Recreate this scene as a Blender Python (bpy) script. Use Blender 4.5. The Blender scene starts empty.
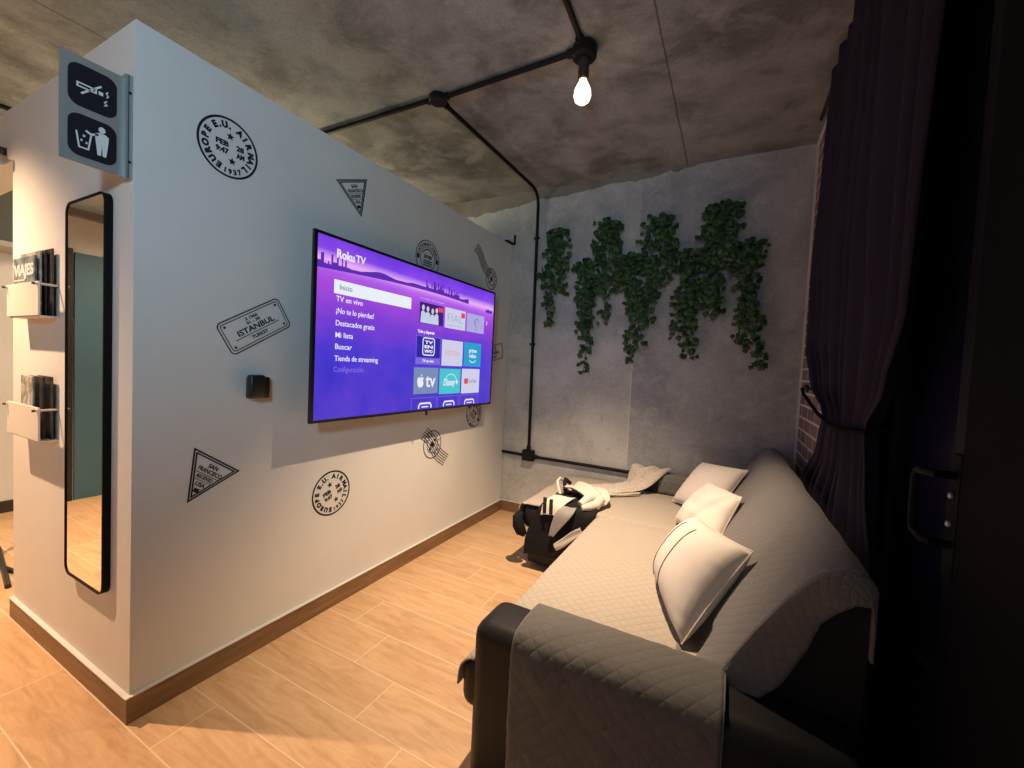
import bpy, bmesh, math, random
from mathutils import Vector, Matrix, noise
random.seed(7)
sc = bpy.context.scene
COL = sc.collection
PI = math.pi
H = 2.672          # ceiling height
L = 2.518          # depth of the alcove
XR = 2.085         # right wall

# ------------------------------------------------------------------ helpers
def lin(c):
    c /= 255.0
    return c / 12.92 if c <= 0.04045 else ((c + 0.055) / 1.055) ** 2.4
def rgb(r, g, b): return (lin(r), lin(g), lin(b), 1.0)

def sharp(me, deg=35):
    bm = bmesh.new(); bm.from_mesh(me)
    for f in bm.faces: f.smooth = True
    for e in bm.edges:
        if len(e.link_faces) == 2 and e.calc_face_angle(0) > math.radians(deg): e.smooth = False
    bm.to_mesh(me); bm.free()

class MB:
    """collects shapes and links them as one mesh object"""
    def __init__(s): s.v = []; s.f = []; s.mi = []; s.uv = {}; s.cur = 0
    def mat(s, i): s.cur = i; return s
    def add(s, vs, fs, M=None):
        o = len(s.v)
        s.v += [tuple(M @ Vector(p)) if M else tuple(p) for p in vs]
        for f in fs: s.f.append(tuple(i + o for i in f)); s.mi.append(s.cur)
        return s
    def box(s, x0, x1, y0, y1, z0, z1, M=None):
        return s.add([(x0,y0,z0),(x1,y0,z0),(x1,y1,z0),(x0,y1,z0),(x0,y0,z1),(x1,y0,z1),(x1,y1,z1),(x0,y1,z1)],
                     [(0,3,2,1),(4,5,6,7),(0,1,5,4),(1,2,6,5),(2,3,7,6),(3,0,4,7)], M)
    def rbox(s, x0, x1, y0, y1, z0, z1, r=.02, seg=3, M=None):
        bm = bmesh.new(); bmesh.ops.create_cube(bm, size=1)
        for v in bm.verts:
            v.co = Vector(((x0+x1)/2 + v.co.x*(x1-x0), (y0+y1)/2 + v.co.y*(y1-y0), (z0+z1)/2 + v.co.z*(z1-z0)))
        bmesh.ops.bevel(bm, geom=bm.edges[:], offset=r, segments=seg, profile=.5, affect='EDGES')
        bm.verts.index_update()
        s.add([v.co.copy() for v in bm.verts], [[v.index for v in f.verts] for f in bm.faces], M); bm.free(); return s
    def tube(s, pts, r, n=10, caps=True, M=None):
        pts = [Vector(p) for p in pts]; rs = r if isinstance(r, (list, tuple)) else [r]*len(pts)
        vs = []; up = Vector((.31,.17,.93)); prev = None
        for i, p in enumerate(pts):
            t = (pts[min(i+1,len(pts)-1)] - pts[max(i-1,0)]).normalized()
            if prev is None: a = t.cross(up).normalized()
            else:
                a = (prev - t*prev.dot(t)).normalized()
            prev = a; b = t.cross(a)
            for k in range(n):
                an = 2*PI*k/n; vs.append(p + (a*math.cos(an)+b*math.sin(an))*rs[i])
        fs = []
        for i in range(len(pts)-1):
            for k in range(n):
                fs.append((i*n+k, i*n+(k+1)%n, (i+1)*n+(k+1)%n, (i+1)*n+k))
        if caps:
            fs.append(tuple(range(n-1,-1,-1))); fs.append(tuple((len(pts)-1)*n+k for k in range(n)))
        return s.add(vs, fs, M)
    def lathe(s, prof, n=24, M=None):
        vs = []; fs = []
        for r, z in prof:
            for k in range(n): vs.append((r*math.cos(2*PI*k/n), r*math.sin(2*PI*k/n), z))
        for i in range(len(prof)-1):
            for k in range(n): fs.append((i*n+k, i*n+(k+1)%n, (i+1)*n+(k+1)%n, (i+1)*n+k))
        fs.append(tuple(range(n-1,-1,-1))); fs.append(tuple((len(prof)-1)*n+k for k in range(n)))
        return s.add(vs, fs, M)
    def grid(s, fn, nu, nv, uvfn=None):
        o = len(s.v)
        for j in range(nv+1):
            for i in range(nu+1):
                s.v.append(tuple(fn(i/nu, j/nv)))
                if uvfn: s.uv[len(s.v)-1] = uvfn(i/nu, j/nv)
        for j in range(nv):
            for i in range(nu):
                a = o + j*(nu+1) + i
                s.f.append((a, a+1, a+nu+2, a+nu+1)); s.mi.append(s.cur)
        return s
    def poly(s, pts, t=.0006, M=None):
        """flat outline (2D, CCW) given thickness t along local z"""
        n = len(pts)
        vs = [(x,y,0) for x,y in pts] + [(x,y,t) for x,y in pts]
        fs = [tuple(range(n-1,-1,-1)), tuple(range(n,2*n))] + [(i,(i+1)%n,(i+1)%n+n,i+n) for i in range(n)]
        return s.add(vs, fs, M)
    def loop(s, pts, w, t=.0006, M=None, closed=True):
        """flat band of width w along a 2D polyline"""
        n = len(pts); P = [Vector((p[0],p[1])) for p in pts]; vi=[]; vo=[]
        for i in range(n):
            if closed: a, b = P[(i-1)%n], P[(i+1)%n]
            else: a, b = P[max(i-1,0)], P[min(i+1,n-1)]
            d1 = (P[i]-a); d2 = (b-P[i])
            if d1.length < 1e-9: d1 = d2
            if d2.length < 1e-9: d2 = d1
            d1.normalize(); d2.normalize()
            n1 = Vector((-d1.y,d1.x)); n2 = Vector((-d2.y,d2.x)); m = (n1+n2)
            m.normalize(); c = max(.35, m.dot(n1)); m = m*(w/2/c)
            vi.append(P[i]+m); vo.append(P[i]-m)
        vs = []
        for z in (0,t): vs += [(p.x,p.y,z) for p in vi]+[(p.x,p.y,z) for p in vo]
        fs = []
        for i in range(n if closed else n-1):
            j = (i+1)%n
            fs += [(2*n+i,3*n+i,3*n+j,2*n+j),(n+i,i,j,n+j)[::-1],(i,j,2*n+j,2*n+i),(n+j,n+i,3*n+i,3*n+j)]
        return s.add(vs, fs, M)
    def text(s, body, size, x=0, y=0, rot=0, align='CENTER', bold=0, M=None, width=None, shear=0, t=.0004):
        vs, fs, w = text_mesh(body, size, align, bold, shear, t)
        k = 1
        if width and w > 0: k = width / w
        T = Matrix.Translation((x,y,0)) @ Matrix.Rotation(rot,4,'Z') @ Matrix.Diagonal((k,1,1,1))
        return s.add(vs, fs, (M @ T) if M else T)
    def build(s, name, mats, parent=None, smooth=False, deg=35, kind=None, solid=0, sub=0, off=-1, origin=None):
        me = bpy.data.meshes.new(name)
        vs = s.v
        if origin: vs = [(p[0]-origin[0],p[1]-origin[1],p[2]-origin[2]) for p in vs]
        me.from_pydata(vs, [], s.f)
        if not isinstance(mats, (list,tuple)): mats = [mats]
        for m in mats: me.materials.append(m)
        for p, i in zip(me.polygons, s.mi): p.material_index = i
        if s.uv:
            ul = me.uv_layers.new(name='UVMap')
            for lo in me.loops: ul.data[lo.index].uv = s.uv.get(lo.vertex_index, (0,0))
        me.update()
        if smooth: sharp(me, deg)
        o = bpy.data.objects.new(name, me); COL.objects.link(o)
        if origin: o.location = origin
        if parent:
            o.parent = parent
            pl = parent_loc(parent); o.location = Vector(o.location) - pl
        if solid:
            m = o.modifiers.new('thickness','SOLIDIFY'); m.thickness = solid; m.offset = off
        if sub:
            m = o.modifiers.new('smoothing','SUBSURF'); m.levels = sub; m.render_levels = sub
        if kind: o['kind'] = kind
        return o

def parent_loc(o):
    p = Vector((0,0,0))
    while o: p += Vector(o.location); o = o.parent
    return p

_tc = {}
def text_mesh(body, size, align, bold, shear, t):
    key = (body, size, align, bold, shear, t)
    if key in _tc: return _tc[key]
    cu = bpy.data.curves.new('t','FONT'); cu.body = body; cu.size = size; cu.align_x = align; cu.offset = bold
    cu.extrude = t; cu.shear = shear; cu.resolution_u = 3
    ob = bpy.data.objects.new('t', cu); COL.objects.link(ob)
    dg = bpy.context.evaluated_depsgraph_get(); me = bpy.data.meshes.new_from_object(ob.evaluated_get(dg))
    vs = [v.co.copy() for v in me.vertices]; fs = [tuple(p.vertices) for p in me.polygons]
    bpy.data.objects.remove(ob); bpy.data.curves.remove(cu); bpy.data.meshes.remove(me)
    w = (max(v.x for v in vs)-min(v.x for v in vs)) if vs else 0
    _tc[key] = (vs, fs, w); return _tc[key]

def tag(o, label, cat, group=None):
    o['label'] = label; o['category'] = cat
    if group: o['group'] = group
    return o
def thing(name, label, cat, loc=(0,0,0), group=None):
    o = bpy.data.objects.new(name, None); COL.objects.link(o); o.location = loc
    o.empty_display_size = .1
    return tag(o, label, cat, group)

# ------------------------------------------------------------------ materials
def mat(name, col, rough=.5, metal=0, spec=.5, emit=None, estr=1):
    m = bpy.data.materials.new(name); m.use_nodes = True
    b = m.node_tree.nodes['Principled BSDF']
    b.inputs['Base Color'].default_value = col; b.inputs['Roughness'].default_value = rough
    b.inputs['Metallic'].default_value = metal; b.inputs['Specular IOR Level'].default_value = spec
    if emit:
        b.inputs['Emission Color'].default_value = emit; b.inputs['Emission Strength'].default_value = estr
    return m
class NT:
    def __init__(s, m): s.t = m.node_tree; s.b = s.t.nodes['Principled BSDF']
    def n(s, ty, **kw):
        x = s.t.nodes.new(ty)
        for k, v in kw.items():
            if k.startswith('i_'):
                key = k[2:]; key = int(key) if key.isdigit() else key.replace('_',' ')
                x.inputs[key].default_value = v
            else: setattr(x, k, v)
        return x
    def l(s, a, b): s.t.links.new(a, b)
    def math(s, op, a, b=None, c=None):
        x = s.n('ShaderNodeMath', operation=op)
        for i, v in enumerate((a,b,c)):
            if v is None: continue
            if isinstance(v,(int,float)): x.inputs[i].default_value = v
            else: s.l(v, x.inputs[i])
        return x.outputs[0]
    def mix(s, f, a, b, mode='MIX'):
        x = s.n('ShaderNodeMix', data_type='RGBA', blend_type=mode)
        for i, v in ((0,f),(6,a),(7,b)):
            if isinstance(v,(int,float)) or isinstance(v,tuple): x.inputs[i].default_value = v
            else: s.l(v, x.inputs[i])
        return x.outputs[2]
    def ramp(s, f, stops):
        x = s.n('ShaderNodeValToRGB'); cr = x.color_ramp
        while len(cr.elements) < len(stops): cr.elements.new(.5)
        for e, (p, c) in zip(cr.elements, stops): e.position = p; e.color = c
        s.l(f, x.inputs[0]); return x.outputs[0]
    def noise(s, vec, scale, detail=4, rough=.55, dist=0):
        x = s.n('ShaderNodeTexNoise', i_Scale=scale, i_Detail=detail, i_Roughness=rough, i_Distortion=dist)
        if vec: s.l(vec, x.inputs['Vector'])
        return x.outputs[0]
    def obj(s): return s.n('ShaderNodeTexCoord').outputs['Object']
    def sep(s, v):
        x = s.n('ShaderNodeSeparateXYZ'); s.l(v, x.inputs[0]); return x.outputs
    def bump(s, h, strength=.2, dist=.01):
        x = s.n('ShaderNodeBump', i_Strength=strength, i_Distance=dist); s.l(h, x.inputs['Height']); s.l(x.outputs[0], s.b.inputs['Normal'])
    def color(s, c): s.l(c, s.b.inputs['Base Color'])
def g(v, w=None, b=None): return (v, v if w is None else w, v if b is None else b, 1)

def m_paint():
    m = mat('white_paint', g(.72,.72,.70), .55, spec=.25); t = NT(m); v = t.obj()
    n = t.noise(v, 2.2, 3); t.color(t.ramp(n, [(.3, g(.69,.685,.665)), (.7, g(.74,.735,.72))]))
    t.bump(t.noise(v, 160, 2), .08, .003); return m
def m_ceiling():
    m = mat('raw_concrete_slab', g(.3), .8, spec=.2); t = NT(m); v = t.obj()
    a = t.noise(v, 1.3, 7, .62, .3); b = t.noise(v, 4.2, 6, .62, .35); c = t.noise(v, 70, 3, .7)
    base = t.ramp(a, [(.28, g(.12,.122,.115)), (.45, g(.22,.225,.215)), (.58, g(.36,.37,.355)), (.72, g(.20,.205,.20))])
    base = t.mix(t.math('MULTIPLY', t.ramp(b, [(.46, g(0)), (.62, g(1))]), .6), base, g(.46,.475,.46))
    base = t.mix(t.math('MULTIPLY', t.ramp(b, [(.28, g(1)), (.42, g(0))]), .55), base, g(.085,.083,.078))
    base = t.mix(.35, base, t.ramp(c, [(.3, g(.12)), (.7, g(.45))]), 'OVERLAY')
    s = t.sep(v)                                     # formwork board joints
    w = t.math('MULTIPLY_ADD', t.noise(v, 6, 2), .012, -.006)
    for ax, p in ((0,1.342),(0,-1.0),(0,-2.2),(1,-.3)):
        d = t.math('ABSOLUTE', t.math('ADD', t.math('SUBTRACT', s[ax], p), w))
        base = t.mix(t.math('MULTIPLY', t.math('LESS_THAN', d, .0045), .65), base, g(.06,.055,.05))
    t.color(base); t.bump(b, .35, .02); return m
def m_backwall():
    m = mat('patched_concrete', g(.3), .85, spec=.2); t = NT(m); v = t.obj(); s = t.sep(v)
    a = t.noise(v, 2.3, 6, .6, .5); b = t.noise(v, 9, 5, .7, .8); c = t.noise(v, 90, 3, .7)
    cool = t.ramp(a, [(.3, g(.27,.28,.295)), (.5, g(.38,.39,.405)), (.7, g(.48,.485,.495))])
    pale = t.ramp(a, [(.3, g(.41,.41,.39)), (.5, g(.52,.52,.50)), (.7, g(.60,.60,.57))])
    edge = t.math('LESS_THAN', t.math('ADD', s[0], t.math('MULTIPLY', b, .012)), 1.05)
    low = t.math('LESS_THAN', t.math('ADD', s[2], t.math('MULTIPLY', a, .9)), 1.95)
    panel = t.math('MULTIPLY', edge, t.math('MULTIPLY_ADD', low, .55, .45))
    base = t.mix(panel, cool, pale)
    # pale filler blotches around the vines and a trowelled band under the slab
    base = t.mix(t.math('MULTIPLY', t.ramp(b, [(.5, g(0)), (.68, g(1))]), .4), base, g(.62,.62,.60))
    base = t.mix(t.math('MULTIPLY', t.ramp(b, [(.26, g(1)), (.4, g(0))]), .5), base, g(.17,.175,.19))
    jag = t.math('ADD', s[2], t.math('MULTIPLY_ADD', t.noise(v, 4.5, 4, .6, .4), .11, -.055))
    zl = t.math('MULTIPLY_ADD', s[0], .07, 2.565)
    base = t.mix(t.math('GREATER_THAN', jag, zl), base, t.ramp(a, [(.3, g(.17,.155,.13)), (.7, g(.29,.27,.23))]))
    ln = t.math('LESS_THAN', t.math('ABSOLUTE', t.math('SUBTRACT', t.math('ADD', s[0], t.math('MULTIPLY', b, .012)), 1.052)), .0035)
    base = t.mix(t.math('MULTIPLY', t.math('MULTIPLY', ln, t.math('LESS_THAN', s[2], 1.55)), .6), base, g(.72,.72,.7))
    base = t.mix(.3, base, t.ramp(c, [(.3, g(.2)), (.7, g(.6))]), 'OVERLAY')
    t.color(base); t.bump(b, .4, .015); return m
def m_floor():
    m = mat('wood_look_tile', g(.4), .42, spec=.4); t = NT(m); v = t.obj(); s = t.sep(v)
    W, LN = .1955, .88
    yy = t.math('DIVIDE', t.math('ADD', s[1], .0145), W)
    row = t.math('FLOOR', yy); fy = t.math('SUBTRACT', yy, row)
    xo = t.math('ADD', t.math('ADD', s[0], -.1725), t.math('MULTIPLY', row, .2155))
    xx = t.math('DIVIDE', xo, LN); colm = t.math('FLOOR', xx); fx = t.math('SUBTRACT', xx, colm)
    g1 = t.math('LESS_THAN', t.math('MULTIPLY', t.math('MINIMUM', fy, t.math('SUBTRACT', 1, fy)), W), .0022)
    g2 = t.math('LESS_THAN', t.math('MULTIPLY', t.math('MINIMUM', fx, t.math('SUBTRACT', 1, fx)), LN), .0022)
    gr = t.math('MAXIMUM', g1, g2)
    cb = t.n('ShaderNodeCombineXYZ'); t.l(row, cb.inputs[0]); t.l(colm, cb.inputs[1])
    wn = t.n('ShaderNodeTexWhiteNoise', noise_dimensions='3D'); t.l(cb.outputs[0], wn.inputs[0])
    mp = t.n('ShaderNodeMapping'); t.l(v, mp.inputs[0]); mp.inputs['Scale'].default_value = (2.2, 14, 1)
    off = t.n('ShaderNodeVectorMath', operation='MULTIPLY_ADD'); t.l(wn.outputs['Color'], off.inputs[0])
    off.inputs[1].default_value = (30,30,30); t.l(mp.outputs[0], off.inputs[2])
    gn = t.noise(off.outputs[0], 1.6, 6, .62, 1.2); fine = t.noise(off.outputs[0], 7, 4, .7, .4)
    wood = t.ramp(gn, [(.28, g(.40,.24,.13)), (.46, g(.52,.33,.185)), (.62, g(.60,.40,.235)), (.78, g(.47,.295,.165))])
    wood = t.mix(.30, wood, t.ramp(fine, [(.3, g(.34)), (.7, g(.62))]), 'OVERLAY')
    wood = t.mix(.22, wood, t.ramp(wn.outputs['Value'], [(0, g(.40,.25,.14)), (1, g(.68,.48,.295))]))
    t.color(t.mix(gr, wood, g(.64,.52,.38)))
    t.bump(t.math('SUBTRACT', fine, t.math('MULTIPLY', gr, 2)), .12, .004)
    return m
def m_baseboard():
    m = mat('brown_wood_look_skirting', g(.2), .45); t = NT(m); v = t.obj()
    mp = t.n('ShaderNodeMapping'); t.l(v, mp.inputs[0]); mp.inputs['Scale'].default_value = (2,2,26)
    n = t.noise(mp.outputs[0], 2, 5, .6, .8)
    t.color(t.ramp(n, [(.3, g(.15,.082,.04)), (.55, g(.235,.133,.063)), (.75, g(.30,.18,.09))])); return m
def m_brick():
    m = mat('white_jointed_brick', g(.3), .8); t = NT(m); v = t.obj()
    cb = t.n('ShaderNodeCombineXYZ'); s = t.sep(v); t.l(s[1], cb.inputs[0]); t.l(s[2], cb.inputs[1])
    bt = t.n('ShaderNodeTexBrick'); t.l(cb.outputs[0], bt.inputs[0])
    bt.inputs['Color1'].default_value = g(.19,.12,.10); bt.inputs['Color2'].default_value = g(.27,.17,.14)
    bt.inputs['Mortar'].default_value = g(.62,.60,.58); bt.inputs['Scale'].default_value = 1
    bt.inputs['Brick Width'].default_value = .21; bt.inputs['Row Height'].default_value = .072; bt.inputs['Mortar Size'].default_value = .006
    t.color(bt.outputs[0]); t.bump(bt.outputs['Fac'], .5, -.01); return m
def m_quilt(name, c1, c2, pitch=.045, depth=.6):
    m = mat(name, c1, .82, spec=.2); t = NT(m)
    uv = t.n('ShaderNodeTexCoord').outputs['UV']; s = t.sep(uv)
    a = t.math('ABSOLUTE', t.math('SINE', t.math('MULTIPLY', t.math('ADD', s[0], s[1]), PI/pitch)))
    b = t.math('ABSOLUTE', t.math('SINE', t.math('MULTIPLY', t.math('SUBTRACT', s[0], s[1]), PI/pitch)))
    h = t.math('POWER', t.math('MINIMUM', a, b), .5)
    n = t.noise(uv, 420, 2, .7)
    seam = t.ramp(t.math('MINIMUM', a, b), [(0, g(1)), (.16, g(0))])
    base = t.mix(t.math('MULTIPLY', seam, .55), c1, c2)
    base = t.mix(.25, base, t.ramp(n, [(.3, g(.3)), (.7, g(.7))]), 'OVERLAY')
    t.color(base); t.bump(t.math('ADD', h, t.math('MULTIPLY', n, .15)), depth, .006)
    t.b.inputs['Sheen Weight'].default_value = .15; return m
def m_fabric(name, c, var=.12, scale=300, rough=.85):
    m = mat(name, c, rough, spec=.2); t = NT(m); v = t.obj()
    n = t.noise(v, scale, 2, .6); k = tuple(x*(1-var) for x in c[:3])+(1,); k2 = tuple(min(1,x*(1+var)) for x in c[:3])+(1,)
    t.color(t.ramp(n, [(.3,k),(.7,k2)])); t.bump(n, .25, .003); return m
def m_leather():
    m = mat('black_leatherette', g(.012,.011,.013), .5, spec=.35); t = NT(m)
    n = t.noise(t.obj(), 260, 3, .6); t.bump(n, .12, .003); return m
def m_leaf():
    m = mat('ivy_leaf', g(.05,.14,.03), .5, spec=.3); t = NT(m); v = t.obj()
    n = t.noise(v, 22, 2, .5); t.color(t.ramp(n, [(.3, g(.012,.038,.014)), (.5, g(.028,.075,.024)), (.7, g(.065,.13,.042))]))
    return m
def m_screen():
    m = mat('lit_screen', g(0), .25); t = NT(m); s = t.sep(t.obj())
    z = t.math('DIVIDE', t.math('SUBTRACT', s[2], .958), .799)
    y = t.math('DIVIDE', t.math('SUBTRACT', s[1], .565), 1.485)
    z2 = t.math('ADD', z, t.math('MULTIPLY_ADD', y, .02, -.012))
    c = t.ramp(z2, [(0, rgb(58,50,196)), (.40, rgb(64,54,206)), (.55, rgb(110,56,208)), (.74, rgb(168,72,220)), (.80, rgb(176,92,232)),
                    (.825, rgb(196,116,240)), (.86, rgb(246,186,250)), (.915, rgb(132,70,234)), (1, rgb(104,52,222))])
    n = t.noise(t.obj(), 5, 3)
    c = t.mix(.12, c, t.ramp(n, [(.3, rgb(70,40,190)), (.7, rgb(200,110,240))]))
    t.l(c, t.b.inputs['Emission Color']); t.b.inputs['Emission Strength'].default_value = 1.0; return m
def em(name, r, g_, b, s=1.0):
    return mat('lit_'+name, g(0), .3, emit=rgb(r,g_,b), estr=s)

PAINT = m_paint(); CEIL = m_ceiling(); BACK = m_backwall(); FLOOR = m_floor(); BASE = m_baseboard(); BRICK = m_brick()
BLACK = mat('black_plastic', g(.012), .4); INK = mat('black_vinyl', g(.012,.013,.018), .5, spec=.3)
PIPE = mat('black_painted_pipe', g(.008,.007,.007), .55, spec=.2); STEEL = mat('brushed_steel', g(.46,.48,.47), .38, metal=.55)
STEELD = mat('steel_edge', g(.40,.43,.43), .4, metal=.5); WHITEM = mat('white_pictogram', g(.75), .5)
LEATHER = m_leather()
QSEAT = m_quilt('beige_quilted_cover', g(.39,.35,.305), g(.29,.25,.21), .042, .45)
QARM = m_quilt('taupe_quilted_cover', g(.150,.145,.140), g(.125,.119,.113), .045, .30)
BIND = mat('grey_binding', g(.27,.27,.26), .8)
TRIMW = mat('white_trim', g(.6), .6)

# ------------------------------------------------------------------ the room
def struct(name, mb, m, **k): return mb.build(name, m, kind='structure', **k)
struct('floor', MB().box(-3.0,2.6,-3.2,2.7,-.06,0), FLOOR)
struct('ceiling', MB().box(-3.0,2.6,-3.2,2.7,H,H+.08), CEIL)
struct('wall_back', MB().box(-3.0,2.2,L,L+.08,0,H), BACK)
# the free-standing white box of a wall; its doorway lintel runs on to the left
struct('wall_partition', MB().box(-1.12,0,0,L-.004,0,2.245).box(-3.0,-1.12,.0,.12,2.02,2.245), PAINT)
struct('wall_left', MB().box(-3.0,-2.92,-3.2,L,0,H), PAINT)
struct('wall_front', MB().box(-3.0,2.6,-3.28,-3.2,0,H), PAINT)
DARKW = mat('near_black_wall', g(.005,.005,.006), .8, spec=.1)  # near-black stretch of the right wall, camera side of the door
struct('wall_right', MB().mat(0).box(XR,XR+.08,1.45,L,0,H).box(XR,XR+.08,.45,1.45,2.25,H).mat(1).box(XR,XR+.08,-3.2,.45,0,H), [BRICK, DARKW])
struct('trim_1', MB().box(XR-.012,XR+.001,L-.014,L-.0005,0,H).box(XR-.012,XR-.0005,.6,L-.014,H-.014,H-.0005), TRIMW)
b = MB()
b.box(0.0005,.0125,-.0125,L-.02,0,.086).box(-1.12,.0004,-.0125,-.0005,0,.086)
struct('baseboard_partition', b, BASE)
struct('trim_2', MB().box(.0005,.016,-.016,L-.02,.0862,.0905).box(-1.12,.0004,-.016,-.0005,.0862,.0905), TRIMW)
struct('baseboard_back', MB().box(.0125,1.0,L-.0125,L-.0005,0,.086), BASE)
struct('trim_3', MB().box(.016,1.0,L-.016,L-.0005,.0862,.0905), TRIMW)
struct('baseboard_left', MB().box(-2.9195,-2.908,.13,L-.01,.0,.085), mat('dark_skirting', g(.03,.025,.022), .5))

# glazed door in the right wall: leaf, pane, pull handle with lock
DOORM = mat('dark_metal_door', g(.008,.007,.010), .6, spec=.2)
NIGHT = mat('night_glass', g(.010,.010,.028), .18, spec=.5)
d1 = struct('door_1', MB().box(XR+.015,XR+.06,.45,.53,.0,2.25).box(XR+.015,XR+.06,.90,1.45,.0,2.25).box(XR+.015,XR+.06,.53,.90,0,.62).box(XR+.015,XR+.06,.53,.90,2.12,2.25), DOORM)
MB().box(XR+.03,XR+.045,.53,.90,.62,2.12).build('door_pane', NIGHT, d1)
hd = MB()
hd.tube([(XR+.012,.475,1.06),(XR-.03,.475,1.06),(XR-.035,.49,1.06),(XR-.035,.535,1.055),(XR-.035,.545,1.04),(XR-.035,.545,.95),(XR-.035,.535,.93),(XR-.035,.49,.925),(XR-.03,.475,.925),(XR+.012,.475,.925)], .008, 10)
hd.box(XR+.0,XR+.014,.455,.50,.86,1.10)
h = hd.build('door_handle', mat('black_satin_handle', g(.004), .6, spec=.1), d1, smooth=True)
MB().lathe([(.006,0),(.006,.004),(.003,.006)], 12, Matrix.Translation((XR-.001,.477,1.02)) @ Matrix.Rotation(-PI/2,4,'Y')).lathe([(.006,0),(.006,.004),(.003,.006)], 12, Matrix.Translation((XR-.001,.477,.965)) @ Matrix.Rotation(-PI/2,4,'Y')).build('lock_screw', STEEL, d1, smooth=True)

# left wall as the tall mirror shows it: door with dark frame, conduit and grey beam above
TEAL = mat('teal_grey_door', g(.05,.125,.18), .5)
d2 = struct('door_2', MB().box(-2.919,-2.89,-1.75,-.93,0,1.985).box(-2.919,-2.89,-.745,-.70,0,1.985), mat('dark_door_frame', g(.012,.014,.017), .5))
MB().box(-2.919,-2.895,-.93,-.757,0.0,1.96).build('door_leaf', TEAL, d2)
struct('trim_4', MB().box(-2.9195,-2.86,-3.1,-.02,2.235,2.29), mat('grey_beam', g(.22,.21,.2), .7))
struct('trim_5', MB().box(-2.9195,-2.88,-.70,-.02,0,.16), PAINT)

# ------------------------------------------------------------------ TV-wall frame:  x right = +y, up = +z, out = +x
def wallM(y, z, x=.0006, rot=0):
    return Matrix(((0,0,1,x),(1,0,0,y),(0,1,0,z),(0,0,0,1))) @ Matrix.Rotation(rot,4,'Z')
def circ(r, n=72, a0=0, a1=2*PI): return [(r*math.cos(a0+(a1-a0)*k/n), r*math.sin(a0+(a1-a0)*k/n)) for k in range(n)]
def star(mb, x, y, r, M):
    pts = []
    for k in range(10):
        rr = r if k % 2 == 0 else r*.42; a = PI/2 + k*PI/5
        pts.append((x+rr*math.cos(a), y+rr*math.sin(a)))
    mb.poly(pts, M=M)
def arc_text(mb, s, r, a_start, a_end, size, M, bold=.002, inside=False):
    n = len(s)
    for i, ch in enumerate(s):
        if ch == ' ': continue
        a = a_start + (a_end-a_start)*(i/(n-1) if n > 1 else .5)
        rot = a - PI/2 if not inside else a + PI/2
        rr = r if not inside else r
        mb.text(ch, size, rr*math.cos(a), rr*math.sin(a), rot, bold=bold, M=M)
def serif_line(mb, s, size, x, y, M, width=None, bold=.0012, rot=0):
    mb.text(s, size, x, y, rot, bold=bold, M=M, width=width)

def air_mail(name, label, y, z, R, rot):
    M = wallM(y, z, rot=rot); mb = MB(); D = math.radians
    mb.loop(circ(R-.0035), .0075, M=M)
    sz = .029
    arc_text(mb, 'EUROPE', R*.66, D(246), D(154), sz, M, .0020)
    arc_text(mb, 'E.U.', R*.66, D(128), D(88), sz, M, .0020)
    arc_text(mb, 'AIR', R*.66, D(62), D(27), sz, M, .0020)
    arc_text(mb, 'MAIL', R*.66, D(4), D(-44), sz, M, .0020)
    arc_text(mb, '1937', R*.86, D(-98), D(-62), sz*.85, M, .0012, inside=True)
    star(mb, .004, R*.40, R*.14, M); star(mb, .012, -R*.42, R*.14, M)
    serif_line(mb, 'FEB', .025, -R*.22, R*.03, M, R*.42); serif_line(mb, '28', .025, R*.38, R*.03, M, R*.26)
    serif_line(mb, '9:47', .025, -R*.22, -R*.22, M, R*.42); serif_line(mb, 'AM', .025, R*.40, -R*.22, M, R*.28)
    return tag(mb.build(name, INK), label, 'wall sticker', 'postmark stickers on the white wall')
air_mail('postmark_sticker', 'round black air mail postmark sticker highest on white wall, near its free corner', .275, 1.985, .106, 0)
air_mail('postmark_sticker', 'round black air mail postmark sticker tilted, low on white wall below the screen', .774, .573, .109, math.radians(21))

def tri_sticker(label, y, z, side, rot):
    h = side*math.sqrt(3)/2; M = wallM(y, z, rot=rot) @ Matrix.Translation((0,-h/6,0)); mb = MB()
    def tri(k):
        cx, cy = 0, h/3*0 + h/6
        pts = [(-side/2, h/2), (0, -h/2), (side/2, h/2)]
        cen = Vector((0, h/6))
        return [tuple(cen + (Vector(p)-cen)*k) for p in pts]
    mb.loop(tri(.97), .0058, M=M); mb.loop(tri(.82), .0052, M=M)
    s = side/.196
    serif_line(mb, 'SAN', .021*s, .004, h*.285, M, side*.20, .0006)
    serif_line(mb, 'FRANCISCO', .021*s, .004, h*.165, M, side*.49, .0006)
    mb.box(-side*.25, side*.25, h*.115, h*.13, 0, .0006, M)
    serif_line(mb, 'RECEIVED', .018*s, 0, h*.02, M, side*.33, .0006)
    mb.box(-side*.18, side*.18, -h*.025, -h*.012, 0, .0006, M)
    serif_line(mb, 'USA', .021*s, 0, -h*.135, M, side*.19, .0006)
    mb.box(-.010*s, .010*s, -h*.27, -h*.185, 0, .0006, M)
    return tag(mb.build('triangle_sticker', INK), label, 'wall sticker', 'triangle stickers on the white wall')
tri_sticker('black triangle travel sticker pointing down, above the left part of the screen', .861, 2.049, .196, math.radians(22.2))
tri_sticker('black triangle travel sticker tilted to the right, low on wall below the square black box', .224, .781, .194, math.radians(-36))

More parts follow.
